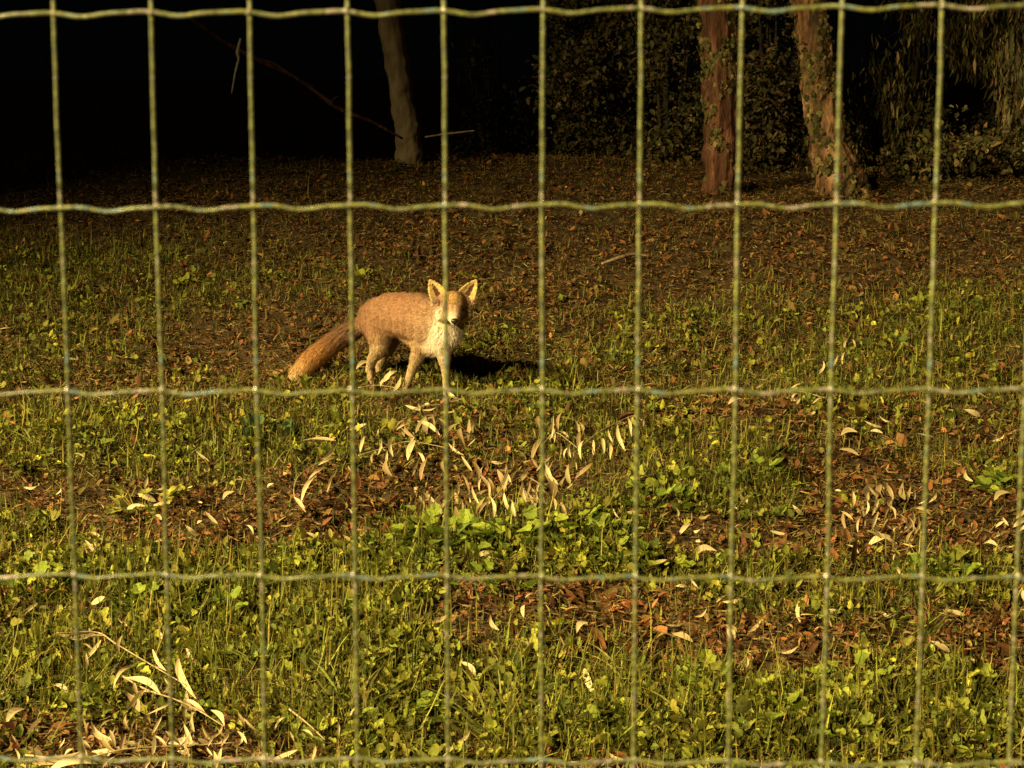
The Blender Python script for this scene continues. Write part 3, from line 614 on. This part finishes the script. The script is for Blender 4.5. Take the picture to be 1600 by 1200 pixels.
# ------------------------------------------------------------------ the fox
OR_, TAN_, PALE_, LEG_, DARK_ = (0.265, 0.142, 0.08), (0.31, 0.19, 0.11), (0.62, 0.53, 0.43), (0.33, 0.235, 0.13), (0.02, 0.014, 0.01)
chains = [  # px, py, distance, radius, colour, fur length ; ordered head -> tail so that the fur lies backwards
 [(697, 487, 6.74, .060, TAN_, .02), (693, 508, 6.78, .082, TAN_, .022), (680, 508, 6.83, .102, TAN_, .02), (658, 499, 6.89, .107, OR_, .016), (634, 494, 6.95, .100, OR_, .014), (611, 493, 7.00, .096, OR_, .014), (591, 497, 7.05, .085, OR_, .016), (580, 502, 7.07, .060, OR_, .018)],
 [(699, 498, 6.72, .056, PALE_, .024), (699, 520, 6.73, .064, PALE_, .026), (692, 535, 6.76, .058, PALE_, .022), (672, 537, 6.83, .055, TAN_, .016), (645, 522, 6.92, .050, TAN_, .014), (622, 505, 6.98, .045, TAN_, .014)],
 # front legs
 [(690, 532, 6.72, .050, PALE_, .012), (694, 556, 6.71, .030, LEG_, .008), (696, 576, 6.70, .019, LEG_, .006), (697, 594, 6.70, .016, LEG_, .004), (698, 609, 6.69, .017, LEG_, .004), (699, 614, 6.65, .018, LEG_, .003)],
 [(664, 532, 6.84, .055, TAN_, .012), (654, 554, 6.84, .034, LEG_, .01), (645, 574, 6.85, .021, LEG_, .006), (638, 594, 6.85, .017, LEG_, .004), (634, 607, 6.85, .017, LEG_, .004), (635, 612, 6.81, .019, LEG_, .003)],
 # hind legs: hip, knee forward, hock back, foot
 [(588, 498, 7.04, .080, OR_, .014), (594, 520, 6.98, .062, OR_, .012), (594, 542, 6.96, .040, LEG_, .01), (582, 561, 7.00, .023, LEG_, .008), (577, 577, 7.03, .018, LEG_, .006), (579, 594, 7.00, .015, LEG_, .004), (580, 606, 6.98, .016, LEG_, .003), (583, 609, 6.93, .018, LEG_, .003)],
 [(598, 500, 7.12, .075, OR_, .014), (607, 520, 7.10, .055, OR_, .012), (608, 538, 7.10, .034, TAN_, .01), (599, 556, 7.14, .022, LEG_, .008), (592, 572, 7.17, .017, LEG_, .006), (592, 588, 7.15, .015, LEG_, .004), (593, 598, 7.12, .016, LEG_, .003), (596, 601, 7.08, .018, LEG_, .003)],
 # tail
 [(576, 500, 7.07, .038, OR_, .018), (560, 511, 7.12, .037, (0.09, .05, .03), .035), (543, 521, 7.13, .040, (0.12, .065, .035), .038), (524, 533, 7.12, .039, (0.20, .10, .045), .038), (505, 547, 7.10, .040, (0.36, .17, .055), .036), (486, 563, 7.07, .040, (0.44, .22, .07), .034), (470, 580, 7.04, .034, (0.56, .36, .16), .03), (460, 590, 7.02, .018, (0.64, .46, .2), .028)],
 # head: skull, brow, muzzle, cheeks
 [(709, 473, 6.66, .050, TAN_, .008), (709, 484, 6.62, .049, TAN_, .008), (709.5, 493, 6.575, .032, TAN_, .004), (710, 499, 6.545, .021, PALE_, .002), (710, 503, 6.52, .0155, PALE_, .002)],
 [(695, 489, 6.65, .034, PALE_, .014), (690, 493, 6.67, .022, PALE_, .016)], [(723, 489, 6.65, .034, TAN_, .014), (729, 492, 6.67, .022, PALE_, .016)],
 [(709, 478, 6.68, .052, OR_, .01), (703, 480, 6.71, .056, TAN_, .014)],
]
samp = []
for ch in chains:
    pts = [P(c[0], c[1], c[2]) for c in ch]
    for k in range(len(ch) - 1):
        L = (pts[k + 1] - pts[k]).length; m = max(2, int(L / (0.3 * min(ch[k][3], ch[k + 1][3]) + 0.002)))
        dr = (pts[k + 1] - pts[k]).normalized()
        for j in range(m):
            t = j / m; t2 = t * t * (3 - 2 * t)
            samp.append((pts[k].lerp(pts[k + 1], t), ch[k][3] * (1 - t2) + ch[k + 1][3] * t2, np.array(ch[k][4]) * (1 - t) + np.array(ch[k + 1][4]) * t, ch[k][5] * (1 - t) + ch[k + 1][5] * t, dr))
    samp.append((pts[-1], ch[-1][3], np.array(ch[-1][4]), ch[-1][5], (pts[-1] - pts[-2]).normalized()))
bm = bmesh.new()
for p, r, c, fl, dr in samp:
    bmesh.ops.create_icosphere(bm, subdivisions=2, radius=r, matrix=Matrix.Translation(p))
EARS = [((687, 465), (672, 438), 6.67, -1), ((727, 465), (744, 438), 6.67, 1)]
for (bx, by), (tx, ty), Y_, sd in EARS:
    B0, T0 = P(bx, by, Y_), P(tx, ty, Y_ + 0.01); ax = (T0 - B0); sidev = Vector((1, 0, 0)); sidev = (sidev - ax.normalized() * sidev.dot(ax.normalized())).normalized(); nrm = ax.normalized().cross(sidev)
    if nrm.y > 0: nrm = -nrm
    rows = []
    for k in range(8):
        t = k / 7; w = 0.031 * (1 - t ** 2.3) + 0.004; row = []
        for j in range(7):
            s_ = (j - 3) / 3
            c_ = B0 - ax * 0.08 + ax * 1.08 * t + sidev * w * s_ + nrm * (0.017 * (s_ * s_) * (1 - t * 0.7) - 0.006)
            row.append(c_)
        rows.append(row)
    for row in rows:
        for c_ in row: bmesh.ops.create_icosphere(bm, subdivisions=1, radius=0.0058, matrix=Matrix.Translation(c_))
    fr = [[bm.verts.new(c_ + nrm * .004) for c_ in row] for row in rows]; bk = [[bm.verts.new(c_ - nrm * .004) for c_ in row] for row in rows]
    for k in range(7):
        for j in range(6):
            bm.faces.new((fr[k][j], fr[k][j + 1], fr[k + 1][j + 1], fr[k + 1][j])); bm.faces.new((bk[k + 1][j], bk[k + 1][j + 1], bk[k][j + 1], bk[k][j]))
        bm.faces.new((fr[k][0], fr[k + 1][0], bk[k + 1][0], bk[k][0])); bm.faces.new((fr[k + 1][6], fr[k][6], bk[k][6], bk[k + 1][6]))
    for j in range(6):
        bm.faces.new((fr[0][j + 1], fr[0][j], bk[0][j], bk[0][j + 1])); bm.faces.new((fr[7][j], fr[7][j + 1], bk[7][j + 1], bk[7][j]))
tmp_me = bpy.data.meshes.new("fox"); bm.to_mesh(tmp_me); bm.free()
tmp = bpy.data.objects.new("fox_source", tmp_me); col.objects.link(tmp)
md_ = tmp.modifiers.new("r", 'REMESH'); md_.mode = 'VOXEL'; md_.voxel_size = 0.0045
ms_ = tmp.modifiers.new("s", 'SMOOTH'); ms_.factor = 0.5; ms_.iterations = 4
dg = bpy.context.evaluated_depsgraph_get(); fox_me = bpy.data.meshes.new_from_object(tmp.evaluated_get(dg))
bpy.data.objects.remove(tmp); fox_me.name = "fox"
fo = P(640, 609, 6.9)
n = len(fox_me.vertices); co = np.empty(n * 3, np.float32); fox_me.vertices.foreach_get("co", co); co = co.reshape(-1, 3).astype(float)
nr = np.empty(n * 3, np.float32); fox_me.vertices.foreach_get("normal", nr); nr = nr.reshape(-1, 3).astype(float)
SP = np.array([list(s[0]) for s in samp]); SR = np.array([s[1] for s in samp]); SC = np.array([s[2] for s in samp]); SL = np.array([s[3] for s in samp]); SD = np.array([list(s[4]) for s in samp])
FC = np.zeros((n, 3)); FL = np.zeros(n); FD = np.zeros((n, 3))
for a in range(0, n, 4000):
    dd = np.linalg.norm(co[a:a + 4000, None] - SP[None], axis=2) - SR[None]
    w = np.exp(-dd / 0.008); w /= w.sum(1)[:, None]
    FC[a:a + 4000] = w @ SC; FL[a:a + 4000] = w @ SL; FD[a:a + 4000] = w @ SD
def paint(px, py, Y_, rad, c, amt=1.0, soft=0.4):
    p = np.array(P(px, py, Y_)); d = np.linalg.norm(co - p, axis=1) / rad
    w = np.clip((1 - d) / soft, 0, 1)[:, None] * amt; FC[:] = FC * (1 - w) + np.array(c) * w
# a browner back, paler flank edge
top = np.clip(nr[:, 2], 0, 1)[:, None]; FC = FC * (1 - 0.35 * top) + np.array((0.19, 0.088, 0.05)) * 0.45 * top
# head colours; lit left side painted paler, shaded right side darker
paint(709, 466, 6.62, .05, (0.36, 0.22, 0.08), 0.8)
for sx in (-1, 1):
    paint(709 + sx * 9, 497, 6.585, .024, (0.34, 0.13, 0.04) if sx > 0 else (0.55, .34, .13), 0.8)
    paint(709 + sx * 12, 483, 6.59, .019, (0.06, 0.03, 0.018), 1.0)
    e_ = np.linalg.norm(co - np.array(P(709 + sx * 12, 483, 6.59)), axis=1) < 0.02; FL[e_] = 0.001
paint(710, 508, 6.55, .026, (0.7, 0.6, 0.44), 1.0); paint(702, 501, 6.56, .02, (0.78, 0.66, 0.48), 1.0)
mz = np.linalg.norm(co - np.array(P(710, 500, 6.54)), axis=1) < 0.04; FL[mz] = 0.001
paint(688, 498, 6.66, .035, (0.66, 0.48, 0.25), 0.8)
for (bx, by), (tx, ty), Y_, sd in EARS:
    B0, T0 = np.array(P(bx, by, Y_)), np.array(P(tx, ty, Y_)); ax = T0 - B0
    t = ((co - B0) @ ax) / (ax @ ax); off = co - B0 - t[:, None] * ax; lat = np.linalg.norm(off[:, [0, 2]], axis=1)
    near = (t > -0.1) & (t < 1.2) & (np.linalg.norm(off, axis=1) < 0.05)
    FC[near & (t > 0.15)] = (0.40, 0.28, 0.11); FL[near & (t > 0.1)] = 0.004
    wid = 0.032 * (1 - np.clip(t, 0, 1) ** 1.7)
    inner = near & (t > 0.12) & (t < 0.80) & (lat < wid * 0.36) & (nr[:, 1] < 0.1)
    FC[inner] = (0.06, 0.025, 0.015)
FC *= np.array([1 + 0.10 * mnoise.noise(Vector(v) * 45) for v in co])[:, None]
a = fox_me.color_attributes.new("tint", 'FLOAT_COLOR', 'POINT'); cc = np.ones((n, 4), np.float32); cc[:, :3] = FC; a.data.foreach_set("color", cc.ravel())
fox_me.vertices.foreach_set("co", (co - np.array(fo)).astype(np.float32).ravel()); fox_me.materials.clear(); fox_me.materials.append(M_fur)
fox_me.polygons.foreach_set("use_smooth", np.ones(len(fox_me.polygons), bool)); fox_me.update()
fox = bpy.data.objects.new("fox", fox_me); col.objects.link(fox); fox.location = fo
tag(fox, "reddish-tan fox standing on the grassy bank with bushy tail low, looking through the fence", "fox")
# fur
NF = 90000; i = rng.integers(0, n, NF); i = i[U(0, 1, NF) < np.clip(FL[i] / 0.014, 0.12, 1)]; NF = len(i)
p = co[i] + rng.normal(0, 0.0015, (NF, 3)); nn_ = nr[i]; d = FD[i] + np.array([0, 0, -0.35]) + rng.normal(0, 0.22, (NF, 3))
d = d - nn_ * (d * nn_).sum(1)[:, None]; d /= np.linalg.norm(d, axis=1)[:, None] + 1e-6
d = d + nn_ * U(0.15, 0.5, NF)[:, None]; d /= np.linalg.norm(d, axis=1)[:, None]
L = (FL[i] * U(0.7, 1.6, NF))[:, None]; sd_ = np.cross(d, nn_); sd_ /= np.linalg.norm(sd_, axis=1)[:, None] + 1e-6
w = U(0.0006, 0.0014, NF)[:, None]
V = np.stack([p - nn_ * .002 - sd_ * w, p - nn_ * .002 + sd_ * w, p + d * L * .6 + sd_ * w * .7, p + d * L * .6 - sd_ * w * .7, p + d * L - nn_ * L * .15], 1)
ii = (np.arange(NF) * 5)[:, None]; FF = np.concatenate([ii + np.array([[0, 1, 2]]), ii + np.array([[0, 2, 3]]), ii + np.array([[3, 2, 4]])])
C = np.repeat((FC[i] * np.exp(rng.normal(0, 0.10, NF))[:, None])[:, None], 5, 1).reshape(-1, 3)
fur = link_mesh("fur", V.reshape(-1, 3) - np.array(fo), FF, M_fur, fox, C, smooth=False); fur["kind"] = "stuff"
# nose, eyes
M_nose = mat_noise("wet_black_nose", 300, [(0.4, (0.008, 0.007, 0.007)), (0.6, (0.02, 0.016, 0.014))], 0.35, 0.5, 0.2, 0.001)
M_eye = mat_noise("dark_amber_eye", 200, [(0.4, (0.012, 0.006, 0.003)), (0.6, (0.04, 0.018, 0.006))], 0.12, 0.6, 0)
def blob(name, c, rx, ry, rz, mat, rot=0.0):
    b = bmesh.new(); bmesh.ops.create_uvsphere(b, u_segments=16, v_segments=10, radius=1)
    for v in b.verts: v.co = Vector((v.co.x * rx * (1 + 0.25 * v.co.z), v.co.y * ry, v.co.z * rz))
    bmesh.ops.rotate(b, verts=b.verts, matrix=Matrix.Rotation(rot, 3, 'Y'))
    me = bpy.data.meshes.new(name); b.to_mesh(me); b.free(); me.materials.append(mat)
    for q in me.polygons: q.use_smooth = True
    o = bpy.data.objects.new(name, me); col.objects.link(o); o.parent = fox; o.location = Vector(c) - fo; return o
blob("nose", P(710, 502, 6.499), 0.0145, 0.010, 0.012, M_nose)
blob("eye", P(698.5, 483.5, 6.579), 0.0095, 0.006, 0.006, M_eye, 0.45); blob("eye", P(720, 483.5, 6.579), 0.0095, 0.006, 0.006, M_eye, -0.45)

# ------------------------------------------------------------------ wire fence in front
FY = 0.8615; YAW = -0.033; TILT = 0.0062
m, nt, b = mat_base("green_coated_wire", 0.33, 0.6)
n1 = noise_node(nt, 60, 4, coord="Object"); n2 = noise_node(nt, 420, 3, coord="Object")
r1 = ramp(nt, n1.outputs["Fac"], [(0.38, (0.13, 0.19, 0.18)), (0.45, (0.19, 0.19, 0.055)), (0.54, (0.10, 0.12, 0.05)), (0.62, (0.28, 0.24, 0.21))])
r2 = ramp(nt, n2.outputs["Fac"], [(0.35, (0.45, 0.45, 0.45)), (0.65, (1.45, 1.45, 1.45))])
mx = nt.nodes.new("ShaderNodeMix"); mx.data_type = 'RGBA'; mx.blend_type = 'MULTIPLY'; mx.inputs[0].default_value = 1
nt.links.new(r1.outputs[0], mx.inputs[6]); nt.links.new(r2.outputs[0], mx.inputs[7]); nt.links.new(mx.outputs[2], b.inputs["Base Color"]); bump(nt, b, n2.outputs["Fac"], 0.5, 0.0006)
M_wire = m
M_wire_v = M_wire.copy(); M_wire_v.name = "darker_green_wire"  # same coating with darker mottling for the upright wires
for nd in M_wire_v.node_tree.nodes:
    if nd.type == 'VALTORGB' and abs(nd.color_ramp.elements[0].position - 0.35) < 0.01:
        nd.color_ramp.elements[0].color = (0.28, 0.28, 0.26, 1); nd.color_ramp.elements[1].color = (1.1, 1.1, 1.1, 1)
fence = empty("wire_fence", (0, FY, 0), YAW); tag(fence, "green coated welded wire fence with wavy horizontal wires, right in front of the camera", "fence")
cx = P(848, 600, FY).x
rows = [P(848, py, FY).z for py in (1187, 900, 610, 322, 18)]
zz = rows[0] - 0.1; low = []
while zz > 0.05: low.append(zz); zz -= 0.1
zz = rows[-1] + 0.1; high = []
while zz < 1.98: high.append(zz); zz += 0.1
for ri, z0 in enumerate(low[::-1] + rows + high):
    pts = []; ph = random.uniform(-0.15, 0.15); xx = -1.25
    while xx <= 1.25:
        u = ((xx - cx) / 0.05 + ph) * 2 * math.pi
        wv = 0.0010 * (math.cos(u + 0.6) + 0.35 * math.sin(2 * u + 0.4)) + 0.0010 * mnoise.noise(Vector((xx * 9, ri * 7.1, 0)))
        pts.append((xx, -0.0024 + 0.0004 * math.sin(u), z0 + wv + TILT * (xx - cx))); xx += 0.004
    V, F = tube(pts, 0.0011, 8); link_mesh("horizontal_wire", V, F, M_wire, fence)
bw = bmesh.new(); bmesh.ops.create_icosphere(bw, subdivisions=2, radius=1)
for v in bw.verts: v.co = Vector((v.co.x * 0.0021, v.co.y * 0.0024, v.co.z * 0.0017)) * (1 + 0.15 * mnoise.noise(v.co * 2))
wm = bpy.data.meshes.new("weld"); bw.to_mesh(wm); bw.free(); wm.materials.append(M_wire)
for z0 in rows:
    for k in range(-7, 8):
        o = bpy.data.objects.new("weld", wm); col.objects.link(o); o.parent = fence; o.location = (cx + k * 0.05, -0.0012, z0 + 0.0008 + TILT * k * 0.05); o.rotation_euler = (0, random.uniform(0, 3), 0)
vm = []
for q in range(4):
    pts = [(0.0007 * mnoise.noise(Vector((q * 9.3, zq * 0.02 * 9, 0))) + 0.0003 * mnoise.noise(Vector((q * 3.3, zq * 0.02 * 40, 0))), 0, zq * 0.02) for zq in range(100)]
    V, F = tube(pts, 0.0011, 8); mm = bpy.data.meshes.new("vertical_wire"); mm.from_pydata([list(v) for v in V], [], F); mm.materials.append(M_wire_v)
    for p_ in mm.polygons: p_.use_smooth = True
    vm.append(mm)
for k in range(-24, 25):
    o = bpy.data.objects.new("vertical_wire", random.choice(vm)); col.objects.link(o); o.parent = fence
    o.location = (cx + k * 0.05 + random.uniform(-.0005, .0005), 0, 0.0)

# ------------------------------------------------------------------ street lamp left of the frame
M_steel = mat_noise("galvanised_steel", 20, [(0.35, (0.25, 0.26, 0.26)), (0.65, (0.36, 0.37, 0.37))], 0.5, 0.5, 0.1, 0.002)
m, nt, b = mat_base("lit_sodium_lens"); b.inputs["Emission Color"].default_value = (*LAMP_COL, 1); b.inputs["Emission Strength"].default_value = 30; M_lens = m
def street_lamp(at, aim, watt, angle, label):
    lb = Vector((at.x - 1.0, at.y - 0.3, at.z - 6.6)); lamp = empty("street_lamp", lb); tag(lamp, label, "street lamp", "street lamps along the road")
    V, F = tube(smooth_path([(0, 0, -0.8), (0, 0, 3), (0, 0, 6.2), (0.3, 0.08, 6.85), (0.75, 0.22, 6.95)], 8), np.linspace(0.08, 0.04, 33), 16); link_mesh("pole", V, F, M_steel, lamp)
    bm = bmesh.new(); bmesh.ops.create_cube(bm, size=1)
    for v in bm.verts: v.co = Vector((v.co.x * 0.6, v.co.y * (0.26 if v.co.x < 0 else 0.2), v.co.z * 0.12 * (1 if v.co.z < 0 else 0.7)))
    bmesh.ops.bevel(bm, geom=bm.edges[:], offset=0.02, segments=3); me = bpy.data.meshes.new("head"); bm.to_mesh(me); bm.free(); me.materials.append(M_steel)
    o = bpy.data.objects.new("head", me); col.objects.link(o); o.parent = lamp; o.location = (1.0, 0.3, 6.93)
    bm = bmesh.new(); bmesh.ops.create_uvsphere(bm, u_segments=16, v_segments=8, radius=1)
    for v in bm.verts: v.co = Vector((v.co.x * 0.2, v.co.y * 0.09, v.co.z * 0.03))
    me = bpy.data.meshes.new("lens"); bm.to_mesh(me); bm.free(); me.materials.append(M_lens)
    o = bpy.data.objects.new("lens", me); col.objects.link(o); o.parent = lamp; o.location = (1.0, 0.3, 6.87)
    ld = bpy.data.lights.new("lamp_light", 'SPOT'); ld.energy = watt; ld.color = LAMP_COL; ld.spot_size = angle; ld.spot_blend = 1.0; ld.shadow_soft_size = 0.12
    lo = bpy.data.objects.new("lamp_light", ld); col.objects.link(lo); lo.location = at + Vector((0, 0, 0.05)); lo.rotation_euler = (aim - at).to_track_quat('-Z', 'Y').to_euler()
street_lamp(LAMP, LAMP_AIM, LAMP_W, LAMP_ANGLE, "tall lit street lamp on a steel pole left of the fence")
street_lamp(FILL_LAMP, FILL_LAMP_AIM, FILL_LAMP_W, FILL_LAMP_ANGLE, "added fill lamp out of view behind the camera, farther from the bank")
